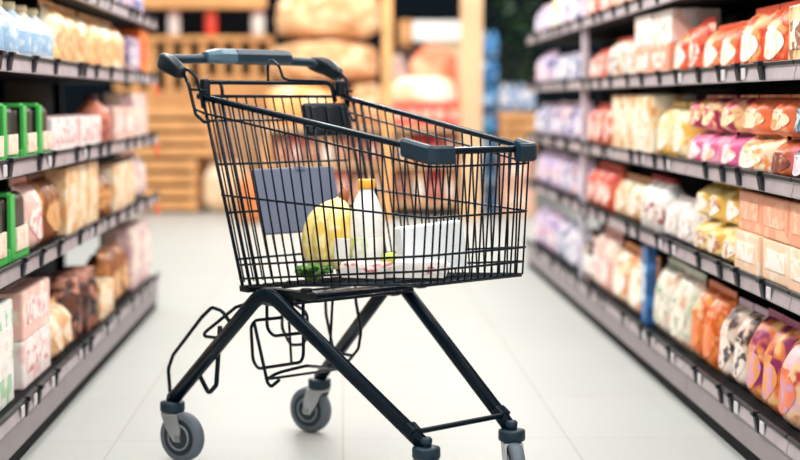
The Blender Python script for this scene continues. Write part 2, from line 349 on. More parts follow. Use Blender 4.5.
# (shelf index from the top, far pixel x, near pixel x, kind, count, height m, depth m, palette, name, phrase, layers, gap)
RUNS = {
 'right': [
  (0, 528, 546, 'pouch', 2, .17, .10, LAV, 'snack_pouch', 'pale lavender pouches', 1, 1),
  (0, 546, 553, 'pouch', 1, .20, .10, YEL, 'snack_pouch', 'yellow pouch', 1, 1),
  (0, 553, 577, 'pouch', 2, .18, .10, LAV, 'snack_pouch', 'lavender white pouches', 1, 1),
  (0, 583, 606, 'pouch', 2, .15, .10, RED, 'snack_pouch', 'red pouches', 1, 1),
  (0, 608, 660, 'carton', 3, .16, .12, PEACHW, 'food_carton', 'peach cartons', 1, 1),
  (0, 664, 790, 'pouch', 5, .16, .12, ORW, 'snack_pouch', 'orange pouches', 1, 1),
  (1, 528, 546, 'pouch', 3, .18, .12, LAVP, 'snack_pouch', 'pinkish lavender pouches', 1, 1),
  (1, 547, 574, 'pouch', 3, .15, .12, LAVB, 'snack_pouch', 'blue lavender pouches', 1, 1),
  (1, 584, 601, 'pouch', 2, .135, .12, RED, 'snack_pouch', 'small red pouches', 1, 1),
  (1, 602, 631, 'pouch', 2, .165, .12, CRB, 'snack_pouch', 'cream pouches with a blue spot', 1, 1),
  (1, 633, 667, 'carton', 2, .108, .16, [PEACHW, WHITEC], 'food_carton', 'peach-white cartons', 2, 1),
  (1, 667, 680, 'pouch', 1, .15, .12, ORW, 'snack_pouch', 'orange white pouch', 1, 1),
  (1, 681, 694, 'pouch', 1, .17, .11, RED, 'snack_pouch', 'tall narrow red pouch', 1, 1),
  (1, 695, 731, 'pouch', 2, .14, .12, ORW, 'snack_pouch', 'orange pouches with white fronts', 1, 1),
  (1, 732, 781, 'pouch', 2, .165, .12, ORW, 'snack_pouch', 'large orange pouches with white fronts', 1, 1),
  (1, 783, 826, 'carton', 2, .145, .14, CRBR, 'food_carton', 'cream cartons with brown', 1, 1),
  (2, 528, 545, 'pouch', 2, .17, .12, LAVB, 'snack_pouch', 'blue pouches', 1, 1),
  (2, 546, 578, 'pouch', 4, .18, .12, LAV, 'snack_pouch', 'lavender pouches', 1, 1),
  (2, 580, 607, 'pouch', 3, .175, .13, RED, 'snack_pouch', 'red pouches', 1, 1),
  (2, 609, 651, 'carton', 2, .205, .15, CRT, 'food_carton', 'tall cream cartons', 1, 1),
  (2, 652, 681, 'pouch', 2, .18, .13, YCR, 'snack_pouch', 'yellow pouches', 1, 1),
  (2, 682, 729, 'pouch', 3, .100, .14, [PINK, MAG], 'snack_pouch', 'pink pouches', 2, 1),
  (2, 731, 760, 'pouch', 1, .100, .14, [ORC, ORB], 'snack_pouch', 'orange-and-white packs', 2, 1),
  (2, 761, 784, 'pouch', 1, .100, .14, [BRO, ORB], 'snack_pouch', 'brown-and-orange packs', 2, 1),
  (2, 786, 822, 'pouch', 2, .100, .14, [PUR, TEAL], 'snack_pouch', 'purple-and-teal packs', 2, 1),
  (3, 528, 556, 'pouch', 3, .18, .12, LAVP, 'snack_pouch', 'pinkish pouches', 1, 1),
  (3, 557, 579, 'pouch', 3, .18, .12, LAV, 'snack_pouch', 'lavender pouches', 1, 1),
  (3, 580, 608, 'pouch', 3, .18, .13, RED, 'snack_pouch', 'red pouches', 1, 1),
  (3, 609, 635, 'pouch', 2, .16, .13, CRT, 'snack_pouch', 'cream pouches', 1, 1),
  (3, 637, 659, 'bottle', 3, .185, .1, WHB, 'squeeze_bottle', 'white bottles', 1, 1),
  (3, 660, 690, 'pouch', 2, .135, .13, WHI, 'snack_pouch', 'white pouches', 1, 1),
  (3, 691, 734, 'pouch', 3, .102, .14, [YBR, YBR], 'snack_pouch', 'yellow brown-spotted pouches', 2, 1),
  (3, 736, 820, 'carton', 3, .103, .2, [CRE, PEA], 'food_carton', 'cream-and-peach boxes', 2, 1),
  (4, 528, 552, 'pouch', 4, .20, .13, LAVP, 'snack_pouch', 'pinkish pouches', 1, 1),
  (4, 553, 576, 'pouch', 3, .20, .13, LAVB, 'snack_pouch', 'lavender pouches', 1, 1),
  (4, 577, 590, 'bottle', 2, .22, .1, BRW, 'sauce_bottle', 'brown-and-white bottles', 1, 1),
  (4, 591, 607, 'pouch', 2, .25, .13, PCR, 'snack_pouch', 'pink cream pouches', 1, 1),
  (4, 608, 641, 'pouch', 2, .22, .14, [ORC], 'snack_pouch', 'orange cream pouches', 1, 1),
  (4, 642, 648, 'carton', 1, .27, .035, BLU, 'food_carton', 'narrow tall blue carton', 1, 1),
  (4, 649, 686, 'pouch', 2, .24, .14, GRC, 'snack_pouch', 'green cream pouches', 1, 1),
  (4, 687, 714, 'pouch', 2, .23, .14, ORG, 'snack_pouch', 'orange bags', 1, 1),
  (4, 715, 742, 'pouch', 2, .22, .14, COW, 'snack_pouch', 'cream bags with dark spots', 1, 1),
  (4, 743, 776, 'pouch', 2, .23, .14, FLO, 'snack_pouch', 'purple-orange bags', 1, 1),
  (4, 777, 820, 'pouch', 2, .22, .14, CPU, 'snack_pouch', 'cream bags with purple', 1, 1),
  (1, 834, 950, 'carton', 3, .15, .14, PEACHW, 'food_carton', 'peach cartons at the near end', 1, 1),
  (2, 830, 950, 'pouch', 3, .17, .14, YCR, 'snack_pouch', 'yellow cream pouches at the near end', 1, 1),
  (3, 828, 950, 'carton', 3, .16, .18, CRE, 'food_carton', 'cream boxes at the near end', 1, 1),
  (4, 828, 950, 'pouch', 4, .22, .14, ORG, 'snack_pouch', 'orange bags at the near end', 1, 1),
 ],
 'left': [
  (0, 60, 120, 'carton', 3, .14, .12, WPK, 'food_carton', 'white cartons', 1, 1),
  (0, 122, 153, 'jar', 4, .12, .1, LAV, 'food_jar', 'pale grey jars', 1, 1),
  (1, 0, 60, 'bottle', 5, .165, .1, SKY, 'drink_bottle', 'pale blue bottles', 1, 1),
  (1, 61, 98, 'pouch', 3, .203, .12, CYE, 'snack_pouch', 'warm cream pouches', 1, 1),
  (1, 99, 128, 'pouch', 3, .20, .12, CYE, 'snack_pouch', 'yellowish cream pouches', 1, 1),
  (1, 129, 141, 'carton', 1, .15, .12, LAV, 'food_carton', 'lavender carton', 1, 1),
  (1, 142, 156, 'carton', 1, .20, .12, ORX, 'food_carton', 'bright orange carton', 1, 1),
  (2, -14, 51, 'strap', 4, .15, .12, STR, 'bread_pack', 'dark loaves in green sleeves', 1, 1),
  (2, 56, 103, 'carton', 2, .105, .15, WPK, 'food_carton', 'white-and-pink boxes', 1, 1),
  (2, 104, 116, 'bottle', 1, .18, .09, DRD, 'sauce_bottle', 'dark red bottle', 1, 1),
  (2, 117, 134, 'carton', 2, .13, .12, PCR, 'food_carton', 'pink cream cartons', 1, 1),
  (2, 135, 155, 'carton', 2, .185, .12, MAU, 'food_carton', 'mauve cartons', 1, 1),
  (3, -14, 30, 'strap', 2, .18, .12, STR, 'bread_pack', 'dark loaves in green sleeves', 1, 1),
  (3, 31, 47, 'pouch', 1, .20, .12, PCR, 'snack_pouch', 'pale pink pouch', 1, 1),
  (3, 48, 65, 'pouch', 1, .20, .12, CAR, 'snack_pouch', 'caramel brown pouch', 1, 1),
  (3, 66, 99, 'carton', 3, .205, .12, TAN, 'food_carton', 'tan cream cartons', 1, 1),
  (3, 103, 113, 'bottle', 2, .17, .09, CAR, 'sauce_bottle', 'caramel brown bottles', 1, 1),
  (3, 115, 136, 'carton', 2, .17, .12, TAN, 'food_carton', 'cream cartons', 1, 1),
  (3, 137, 156, 'pouch', 2, .19, .12, MAU, 'snack_pouch', 'mauve pouches', 1, 1),
  (4, -10, 13, 'carton', 1, .26, .13, GWH, 'food_carton', 'green white carton', 1, 1),
  (4, 22, 50, 'carton', 1, .128, .14, [WPK, PCR], 'food_carton', 'white-pink boxes', 2, 1),
  (4, 54, 74, 'pouch', 2, .15, .13, TAN, 'snack_pouch', 'cream pouches', 1, 1),
  (4, 75, 98, 'jar', 3, .20, .11, DBR, 'food_jar', 'dark brown jars', 1, 1),
  (4, 99, 112, 'carton', 1, .12, .13, TAN, 'food_carton', 'cream box', 1, 1),
  (4, 113, 132, 'pouch', 2, .22, .13, CAR, 'snack_pouch', 'caramel pouches', 1, 1),
  (4, 133, 155, 'carton', 2, .25, .13, MAU, 'food_carton', 'mauve cartons', 1, 1),
  (1, -90, -6, 'bottle', 6, .165, .1, SKY, 'drink_bottle', 'pale blue bottles at the near end', 1, 1),
  (2, -95, -20, 'carton', 3, .13, .15, WPK, 'food_carton', 'white-pink boxes at the near end', 1, 1),
  (3, -95, -20, 'pouch', 3, .18, .12, PCR, 'snack_pouch', 'pale pink pouches at the near end', 1, 1),
  (4, -95, -16, 'carton', 3, .22, .13, TAN, 'food_carton', 'cream cartons at the near end', 1, 1),
 ]}
SHELFN = ['top', 'second', 'third', 'fourth', 'bottom']
def stock(side):
    R = RACK[side]; s = R['s']
    Xf = R['x'] + .025
    zs = R['z'] + [R['base']]
    for (k, xa, xb, kind, n, h, d, P, name, phrase, layers, gap) in RUNS[side]:
        ya = at_x(xa, 100, s * Xf).y; yb = at_x(xb, 100, s * Xf).y
        y0, y1 = min(ya, yb), max(ya, yb)
        y1 = min(y1, 8.635 if side == 'right' else 6.94)
        if side == 'right' and y0 < 6.84 and y1 > 6.79:            # keep clear of the upright divider
            if 6.79 - y0 > y1 - 6.84: y1 = 6.785
            else: y0 = 6.845
        step = (y1 - y0) / n; w = step * .97
        if kind in ('bottle', 'jar'): w = min(step * .97, .13); d = w
        pals = P if isinstance(P[0], list) else [P]
        for L in range(layers):
            pr = MAKE[kind](name, w, d, h, pals[L % len(pals)])
            for i in range(n):
                o = pr if i == 0 else copy_tree(pr)
                y = y0 + step * (i + .5)
                z = zs[k] + .0006 + L * (h + .0012)
                jit = random.uniform(0, .012)
                o.location = (s * (Xf + d / 2 + jit), y, z)
                o.rotation_euler = (0, 0, -s * PI / 2)
                row = ('', ' in the lower row' if L == 0 else ' in the upper row')[layers == 2]
                if n == 1: lab = f"{phrase}{row} on the {side} rack's {SHELFN[k]} shelf"
                else: lab = f"{rank(i, n)} of {WORDN[n]} {phrase}{row}, {side} rack, {SHELFN[k]} shelf"
                tag(o, lab, name.split('_')[-1], f'{phrase} on the {side} rack {SHELFN[k]} shelf')
stock('right'); stock('left')

# ------------------------------------------------------------------ the trolley
M_cart = mat('teal black powder coat', (3, 20, 32), .24, 0, .1, spec=.15)
M_plas = mat('dark teal plastic', (20, 44, 58), .42, 0, .08, spec=.3)
M_plasd = mat('black plastic', (8, 20, 28), .4, spec=.3)
M_flap = mat('slate grey plastic', (96, 106, 128), .5, var=.05)
M_cons_sheen = mat('sheen tinted plastic', (62, 92, 108), .4)  # lighter tone paints the handle's sheen into the console end
M_zinc = mat('galvanised steel', (186, 190, 194), .35, .85)
M_tyre = mat('grey rubber', (92, 102, 114), .6)
M_hub = mat('dark wheel hub', (28, 40, 50), .45)
M_rim = mat('pale wheel rim', (120, 130, 140), .4)

OX, OY = -.2445, 4.128
UV = Vector((.65, -.76, 0)).normalized()
cart = empty('shopping_trolley', (OX, OY, 0), math.atan2(UV.y, UV.x))
tag(cart, 'dark teal wire shopping trolley standing turned across the middle of the white aisle floor', 'shopping cart')
def hw(u): return .239 - .1 * u
def wrim(u): return .907 - .161 * (u - .125)
def wfloor(u): return .459 + .0845 * (u - .26)
bask = empty('wire_basket'); bask.parent = cart
# rim tube
b = NB()
rim = [(.11, -hw(.11), wrim(.11)), (.845, -hw(.845), wrim(.845)), (.845, hw(.845), wrim(.845)), (.11, hw(.11), wrim(.11))]
tube(b, fillet(rim, .035), .0078, 10); obj('basket_rim', b, M_cart, bask, True)
# horizontal wires, one loop round the near side, front and far side each
LEV = [((.129, .869), (.843, .758)), ((.194, .673), (.843, .650)), ((.252, .509), (.840, .569)), ((.255, .476), (.834, .536)), ((.26, .459), (.824, .506))]
b = NB()
for (ua, wa), (ub, wb) in LEV:
    p = [(ua, -hw(ua) - .004, wa), (ub, -hw(ub) - .004, wb), (ub + .003, 0, wb), (ub, hw(ub) + .004, wb), (ua, hw(ua) + .004, wa)]
    tube(b, fillet(p, .03, 4), .0028, 6)
obj('hoop_wires', b, M_cart, bask, True)
# upright wires
NW = 21
for sgn in (-1, 1):
    b = NB()
    for i in range(NW + 1):
        t = i / NW; ut = .125 + (.842 - .125) * t; ub = .26 + (.822 - .26) * t
        r = .0042 if i in (0, 1, 2) else .0022
        tube(b, [(ut, sgn * hw(ut), wrim(ut)), ((ut + ub) / 2, sgn * hw((ut + ub) / 2), (wrim(ut) + wfloor(ub)) / 2), (ub, sgn * hw(ub), wfloor(ub))], r, 6)
    obj('side_grid', b, M_cart, bask, True)
b = NB()
for i in range(1, 15):
    v = -hw(.84) + 2 * hw(.84) * i / 15
    tube(b, [(.845, v, wrim(.845)), (.824, v, .506)], .0022, 6)
obj('front_grid', b, M_cart, bask, True)
b = NB()
for i in range(0, 13):
    t = -1 + 2 * i / 12
    tube(b, [(.25, t * hw(.25), wfloor(.25)), (.822, t * hw(.822), wfloor(.822))], .0022, 6)
for u in (.26, .4, .55, .7, .818): tube(b, [(u, -hw(u), wfloor(u) - .004), (u, hw(u), wfloor(u) - .004)], .0028, 6)
obj('floor_grid', b, M_cart, bask, True)
# plastic corner bumpers
for sgn in (-1, 1):
    b = NB(); hc = hw(.85) + .006
    us = .772 if sgn < 0 else .80
    p = [(us, sgn * (hw(us) + .003), wrim(us) - .004), (.854, sgn * hc, wrim(.856) - .006), (.856, sgn * (hc - .058), wrim(.858) - .006)]
    path = fillet(p, .018, 6)
    rings = []
    for i, q in enumerate(path):
        d = (path[min(i + 1, len(path) - 1)] - path[max(i - 1, 0)]).normalized(); sd = d.cross(Vector((0, 0, 1))).normalized()
        hh, tt = .0200, .011
        pr = [(-tt, -hh + .006), (-tt + .005, -hh), (tt - .005, -hh), (tt, -hh + .006), (tt, hh - .006), (tt - .005, hh), (-tt + .005, hh), (-tt, hh - .006)]
        rings.append([b.verts.new(q + sd * x + Vector((0, 0, z))) for x, z in pr])
    for A, B in zip(rings, rings[1:]):
        for k in range(8): b.faces.new((A[k], A[(k + 1) % 8], B[(k + 1) % 8], B[k]))
    b.faces.new(rings[0]); b.faces.new(rings[-1][::-1])
    obj('corner_bumper', b, M_plas, bask)['label'] = 'blue black plastic corner bumper'
# rear gate and child seat
gate = empty('rear_gate'); gate.parent = cart
def gu(w): return .1 + .3 * (.94 - w)
b = NB()
tube(b, fillet([(.115, -.205, .895), (.1, -.205, .943), (.1, .2, .943), (.115, .2, .895)], .02), .006, 8)
tube(b, [(.108, -.205, .909), (.108, .205, .909)], .0042, 8)
obj('gate_bars', b, M_cart, gate, True)
b = NB()
for w in (.85, .745, .63, .52): tube(b, [(gu(w), -.205, w), (gu(w), .205, w)], .003, 6)
for i in range(15):
    v = -.2 + .4 * i / 14
    tube(b, [(.108, v, .909), (gu(.7), v * .985, .7), (gu(.466), v * .97, .466)], .0021, 6)
obj('gate_grid', b, M_cart, gate, True)
b = NB()
rot = Matrix.Rotation(-math.atan(.3), 3, 'Y')
box(b, (gu(.652) + .010, .012, .652), (.010, .256, .166), rot, .004)
box(b, (gu(.728) + .011, .03, .728), (.016, .03, .012), rot, .003)
obj('seat_flap', b, M_flap, gate)['label'] = 'slate grey plastic child seat flap'
b = NB()
box(b, (gu(.853) + .016, .150, .850), (.022, .145, .088), rot, .010, 3)
for v in (.10, .15, .20): box(b, (gu(.853) + .03, v, .850), (.008, .02, .07), rot, .003)
obj('seat_back', b, M_plasd, gate)['label'] = 'black plastic seat back'
b = NB()
tube(b, fillet([(.1, -.008, .945), (.098, -.006, .985), (.092, .006, 1.004), (.097, .030, .985), (.1, .040, .956), (.102, .06, .951), (.104, .185, .949), (.108, .195, .93), (.115, .197, .89)], .012), .0034, 7)
obj('seat_wires', b, M_cart, gate, True); b = NB()
tube(b, fillet([(.1, -.155, .943), (.106, -.155, .925), (.108, -.155, .905)], .01), .0045, 7)
obj('gate_hook', b, M_cart, gate, True)
# handle
han = empty('handle'); han.parent = cart
b = NB()
tube(b, fillet([(.03, -.255, .988), (-.012, -.235, 1.0), (-.014, 0, 1.006), (-.012, .235, .999), (.03, .25, .985)], .03), .0118, 12)
obj('handle_bar', b, M_plas, han, True)
b = NB()
sec = [(-.036, .992), (-.040, 1.006), (-.034, 1.022), (-.016, 1.030), (.008, 1.028), (.018, 1.016), (.018, .998), (.006, .990)]
def loft(b, stations):
    rings = [[b.verts.new(p) for p in st] for st in stations]; n = len(rings[0])
    for A, B in zip(rings, rings[1:]):
        for k in range(n): b.faces.new((A[k], A[(k + 1) % n], B[(k + 1) % n], B[k]))
    b.faces.new(rings[0]); b.faces.new(rings[-1][::-1])
def con(v, f, z0=1.007): return [(-.011 + (x + .011) * f, v, z0 + (z - z0) * f) for x, z in sec]
loft(b, [con(-.040, .93), con(-.036, 1), con(.125, 1), con(.138, .92), con(.143, .75)])
obj('handle_console', b, M_plas, han)
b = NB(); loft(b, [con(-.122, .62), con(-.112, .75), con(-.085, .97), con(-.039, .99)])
obj('console_end', b, M_cons_sheen, han)['label'] = 'end of the handle console, sheen painted as lighter blue grey'
for sgn in (-1, 1):
    b = NB(); v0 = .246 * sgn
    st = []
    for q, (u, v, w, a, c) in enumerate([(-.03, v0 * .93, 1.0, .006, .010), (-.022, v0 * .98, .998, .016, .018), (.0, v0 * 1.01, .993, .019, .021), (.03, v0 * 1.02, .984, .018, .020), (.066, v0 * 1.02, .968, .014, .016), (.076, v0 * 1.02, .963, .009, .010)]):
        st.append([(u + .4 * c * math.copysign(abs(math.sin(t)) ** .6, math.sin(t)), v + a * math.copysign(abs(math.cos(t)) ** .6, math.cos(t)), w + c * math.copysign(abs(math.sin(t)) ** .6, math.sin(t))) for t in [2 * PI * k / 16 for k in range(16)]])
    loft(b, st); obj('handle_corner', b, M_plasd, han, True)
# wire brackets joining handle corners and basket
for sgn in (-1, 1):
    b = NB(); v = .243 * sgn
    tube(b, fillet([(.07, v, .966), (.090, v, .936), (.118, v, .866), (.145, v * .97, .846), (.16, v * .95, .85)], .012), .0042, 8)
    tube(b, fillet([(.055, v * 1.0, .978), (.088, v * .99, .972), (.115, v * .98, .955), (.128, v * .96, .912), (.132, v * .95, .88)], .012), .0042, 8)
    tube(b, [(.094, v, .925), (.15, v * .94, .922)], .003, 6)
    tube(b, [(.113, v, .878), (.145, v * .94, .866)], .003, 6)
    obj('handle_bracket', b, M_cart, han, True)
    b = NB(); box(b, (.118, .214 * sgn, .93), (.024, .02, .044), None, .007, 3); obj('pivot_clip', b, M_plasd, han)
# side frames, one bent tube each
for sgn in (-1, 1):
    b = NB()
    p = fillet([(-.004, sgn * .239, .148), (.337, sgn * .206, .459), (.812, sgn * .135, .148)], .075, 12)
    n = (Vector(p[0]) - Vector(p[-1])).cross(Vector((0, 0, 1))).normalized()
    tube(b, p, .0185, 14, flat=(n, .72)); obj('side_frame', b, M_cart, cart, True)
    b = NB()
    box(b, (.365, sgn * .176, .450), (.22, .026, .018), None, .004); box(b, (.34, sgn * .172, .432), (.09, .03, .036), None, .006)
    box(b, (.262, sgn * .188, .452), (.035, .05, .016), None, .004); box(b, (.455, sgn * .176, .462), (.022, .02, .012), None, .003)
    obj('mounting_block', b, M_plasd, cart)
b = NB()
tube(b, [(.33, -.2, .428), (.33, .2, .428)], .009, 8); tube(b, [(.42, -.19, .432), (.42, .19, .432)], .006, 8)
box(b, (.40, .02, .440), (.05, .34, .012), None, .003)
obj('cross_bar', b, M_cart, cart, True)
b = NB()
tube(b, [(.785, -.137, .178), (.785, .137, .178)], .0065, 8)
for sgn in (-1, 1): box(b, (.772, sgn * .141, .180), (.03, .03, .026), Matrix.Rotation(.55, 3, 'Y'), .004)
obj('front_brace', b, M_cart, cart)
# lower wire rack for crates
b = NB()
V = -.15
def wire(pts, r=.0042, rad=.03): tube(b, fillet(pts, rad, 7), r, 7)
wire([(-.03, -.222, .135), (-.068, -.2, .166), (-.074, -.2, .217), (-.052, -.2, .255), (.075, -.2, .365), (.118, -.2, .394), (.16, -.2, .388), (.20, -.195, .350)], .0048)
wire([(.29, -.185, .428), (.215, -.2, .403), (.068, -.2, .317), (.141, -.2, .320), (.17, -.19, .34)], .0044, .012)
wire([(.150, -.2, .35), (.142, -.2, .278), (.133, -.2, .203), (.101, -.2, .177), (.055, -.2, .225), (.07, -.2, .26)], .0060, .014)
V = -.15
wire([(.33, V, .385), (.228, V, .368), (.208, V, .352), (.215, V, .268), (.236, V, .250), (.41, V, .288), (.41, V, .44)])
wire([(.222, V, .36), (.272, V, .222), (.286, V, .212), (.318, V, .233)], .0044, .012)
wire([(.272, V, .44), (.272, V, .352), (.298, V, .337), (.41, V, .357)])
wire([(.27, V, .229), (.312, V, .25), (.335, -.08, .262), (.24, .06, .23), (.20, .15, .212), (.262, .15, .27), (.272, .15, .315), (.253, .15, .39), (.25, .15, .43)])
wire([(.12, .02, .43), (.115, .02, .32), (.15, .02, .28), (.21, .02, .29), (.22, .02, .37), (.17, .02, .385), (.118, .02, .38)])
wire([(.27, .06, .43), (.255, .06, .25)], .0036); wire([(.20, -.03, .43), (.215, -.03, .25)], .0036)
wire([(.13, .15, .43), (.135, .15, .345), (.165, .15, .25), (.24, .15, .25)])
wire([(.27, -.15, .229), (.20, .15, .212)], .0036)
wire([(.23, -.15, .428), (.23, .15, .428)], .0044)
wire([(.46, -.15, .436), (.46, .15, .436)], .0044)
obj('lower_rack', b, M_cart, cart, True)
# castors
ca = math.atan2(UV.y, UV.x)
def caster(u, v, yaw_world):
    t = empty('caster', (u, v, 0), yaw_world - ca); t.parent = cart
    b = NB(); lathe(b, [(.020, .150), (.030, .148), (.031, .144), (.031, .128), (.029, .124), (.022, .122)], 24)
    lathe(b, [(.012, .148), (.014, .165), (.010, .17)], 12); obj('swivel_cap', b, M_plas, t, True)
    b = NB()
    box(b, (.004, 0, .1175), (.05, .044, .009), None, .003)
    for s in (-1, 1):
        pts = [(-.022, .121), (.028, .121), (.040, .085), (.038, .052), (.018, .052), (-.006, .085)]
        A = [b.verts.new((x, s * .0215, z)) for x, z in pts]; B = [b.verts.new((x, s * .0185, z)) for x, z in pts]
        for k in range(6): b.faces.new((A[k], A[(k + 1) % 6], B[(k + 1) % 6], B[k]))
        b.faces.new(A); b.faces.new(B[::-1])
    obj('fork', b, M_zinc, t)
    c = Vector((.030, 0, .0626)); Mx = Matrix.Translation(c) @ Matrix.Rotation(PI / 2, 4, 'X')
    b = NB(); lathe(b, [(.044, -.0145), (.056, -.0155), (.0615, -.011), (.0625, 0), (.0615, .011), (.056, .0155), (.044, .0145)], 36, Mx); obj('tyre', b, M_tyre, t, True)
    b = NB(); lathe(b, [(.010, -.0185), (.020, -.0165), (.026, -.0150), (.0445, -.0150), (.0455, -.0155), (.0455, .0155), (.0445, .0150), (.026, .0150), (.020, .0165), (.010, .0185)], 30, Mx); w = obj('wheel_hub', b, M_hub, t, True)
    b = NB()
    for s in (-1, 1):
        pp = [c + Vector((.031 * math.cos(a), s * .0165, .031 * math.sin(a))) for a in [2 * PI * k / 30 for k in range(30)]]
        tube(b, pp, .0028, 6, True)
    obj('rim_ring', b, M_rim, w, True)
    b = NB(); tube(b, [c + Vector((0, -.027, 0)), c + Vector((0, .027, 0))], .0068, 10)
    for s in (-1, 1): tube(b, [c + Vector((0, s * .022, 0)), c + Vector((0, s * .027, 0))], .0095, 6)
    obj('axle_bolt', b, M_zinc, w)
caster(0, -.239, math.radians(-33)); caster(0, .239, math.radians(145))
caster(.812, -.135, math.radians(-52)); caster(.812, .135, math.radians(-84))

# ------------------------------------------------------------------ goods in the basket
VV = Vector((-UV.y, UV.x, 0))
def W(u, v, w=0): p = Vector((OX, OY, 0)) + UV * u + VV * v; p.z = w; return p
def flr(u): return wfloor(u) + .0032
# bananas
bn = W(.36, .0); z0 = flr(.36) + .0
ban = empty('banana_bunch', (bn.x, bn.y, z0))
tag(ban, 'bunch of yellow bananas standing in the wire basket in front of the grey seat flap', 'fruit')
M_ban = print_mat('yellow banana skin', [(240, 206, 96), (246, 220, 130), (250, 234, 172), (234, 198, 90)], 18)
M_tip = mat('brown banana tip', (70, 50, 36), .7); M_crown = mat('brown banana stem', (150, 84, 40), .7)
crown = Vector((.010, 0, .196))
for i, (bx, by, bul) in enumerate([(-.046, -.012, -.092), (-.026, -.036, -.060), (-.002, -.046, -.026), (.006, -.034, .012), (-.036, .020, -.066), (.006, .028, .010)]):
    end = Vector((bx, by, .012 + .008 * (i % 3)))
    mid = (crown + end) / 2 + Vector((bul, by * .9, .035))
    pts, rs = [], []
    for k in range(15):
        t = k / 14; pts.append(crown * (1 - t) ** 2 + mid * 2 * t * (1 - t) + end * t * t)
        rs.append(.006 + .0135 * min(1, max(0, (t - .08) / .25)) ** .7 * (1 - max(0, (t - .82) / .18) ** 2 * .72))
    b = NB(); tube(b, pts, rs, 7); x = obj('banana', b, M_ban, ban, True)
    b = NB(); tube(b, [pts[-1], pts[-1] + (pts[-1] - pts[-2]).normalized() * .006], [.0052, .003], 7); obj('banana_tip', b, M_tip, x)
b = NB(); tube(b, [crown + Vector((0, 0, -.012)), crown + Vector((.004, 0, .006)), crown + Vector((.01, 0, .018))], [.014, .012, .008], 8); obj('stem', b, M_crown, ban, True)
M_stk = mat('white paper label', (250, 248, 244), .5, var=.02)
b = NB(); box(b, (.010, -.0725, .078), (.036, .002, .050), Matrix.Rotation(.12, 3, 'X'), .001); obj('paper_label', b, M_stk, ban)
# milk bottle
bp = W(.430, .03); mb = empty('milk_bottle', (bp.x, bp.y, flr(.50)), 0)
tag(mb, 'white plastic milk bottle with an amber cap, beside the bananas in the basket', 'bottle')
M_milk = mat('white milk plastic', (246, 246, 240), .3, var=.02)
b = NB(); lathe(b, [(.034, 0), (.039, .006), (.040, .02), (.040, .125), (.037, .155), (.026, .185), (.019, .198), (.018, .212)], 28); obj('bottle_body', b, M_milk, mb, True)
b = NB(); lathe(b, [(.021, .207), (.0215, .209), (.0215, .226), (.019, .229)], 24); obj('cap', b, mat('amber cap', (236, 168, 50), .4), mb, True)
b = NB(); lathe(b, [(.0403, .03), (.0408, .032), (.0408, .088), (.0403, .09)], 28); obj('wrap_label', b, print_mat('milk label', [(250, 250, 244), (250, 250, 246), (190, 212, 120), (250, 250, 246)], 14), mb, True)
# white carton box
cp = W(.692, .0); cb = empty('white_carton', (cp.x, cp.y, flr(.74) + .009), math.radians(14))
tag(cb, 'plain white carton leaning at the front end of the basket', 'box')
cb.rotation_euler = (math.radians(-4), math.radians(-5.5), math.radians(14))
b = NB(); box(b, (0, 0, .056), (.148, .060, .106), None, .003); obj('carton_body', b, mat('white blue card', (236, 242, 246), .45, var=.02), cb)
b = NB(); box(b, (0, 0, .1097), (.140, .02, .0016)); obj('lid_flap', b, mat('white card flap', (246, 248, 250), .5, var=.02), cb)
# trays of meat
M_tray = mat('white foam tray', (246, 240, 236), .5, var=.03); M_meat = print_mat('pink meat', [(240, 176, 168), (250, 220, 212), (226, 130, 130), (252, 240, 234)], 30)
M_red = print_mat('red white label', [(250, 244, 242), (250, 244, 242), (206, 60, 66), (250, 240, 238)], 34)
def tray(u, v, yaw, w, d, h, m, lab):
    p = W(u, v); t = empty('food_tray', (p.x, p.y, flr(u) + .008), yaw); tag(t, lab, 'tray')
    b = NB()
    st = [[(x * w / 2 * f, y * d / 2 * f, z) for x, y in ((-1, -1), (1, -1), (1, 1), (-1, 1))] for f, z in ((.86, 0), (1, h * .8), (1, h * .85))]
    loft(b, st); obj('tray_base', b, M_tray, t)
    b = NB(); box(b, (0, 0, h * .98), (w * .93, d * .9, h * .3), None, h * .12, 3); obj('wrapped_food', b, m, t, True)
    b = NB(); box(b, (w * .18, -d / 2 * .97, h * .55), (w * .3, .004, h * .5), Matrix.Rotation(.1, 3, 'X')); obj('front_label', b, M_red, t)
tray(.55, -.075, math.radians(-20), .115, .07, .030, M_meat, 'white tray of pink meat at the foot of the milk bottle')
tray(.735, -.078, math.radians(-4), .125, .060, .032, mat('white food film', (246, 238, 238), .3, var=.04), 'white tray with red printing in front of the white carton')
# lettuce
lp = W(.398, -.112); le = empty('lettuce', (lp.x, lp.y, flr(.31)))
tag(le, 'green lettuce leaves lying at the foot of the bananas in the basket', 'vegetable')
M_leaf = print_mat('lettuce green', [(80, 140, 50), (120, 176, 70), (60, 110, 40), (170, 206, 110)], 30)
rl = random.Random(3)
for i in range(9):
    a = 2 * PI * i / 9 + rl.uniform(-.3, .3); L = rl.uniform(.035, .05); b = NB(); g = []
    for j in range(6):
        row = []
        for k in range(7):
            t = j / 5; s = (k - 3) / 3
            wd = .028 * math.sin(PI * min(1, t * .8 + .12))
            rr = .006 + L * t; z = .006 + .034 * math.sin(t * 2.0) * (1 - .15 * (i % 3)) + .006 * math.sin(s * 7 + i) * t + .004
            row.append(b.verts.new((rr * math.cos(a) - s * wd * math.sin(a), rr * math.sin(a) * .7 + s * wd * math.cos(a) * .7, z)))
        g.append(row)
    for j in range(5):
        for k in range(6): b.faces.new((g[j][k], g[j][k + 1], g[j + 1][k + 1], g[j + 1][k]))
    bmesh.ops.solidify(b, geom=b.faces[:], thickness=.0012)
    obj('leaf', b, M_leaf, le, True)
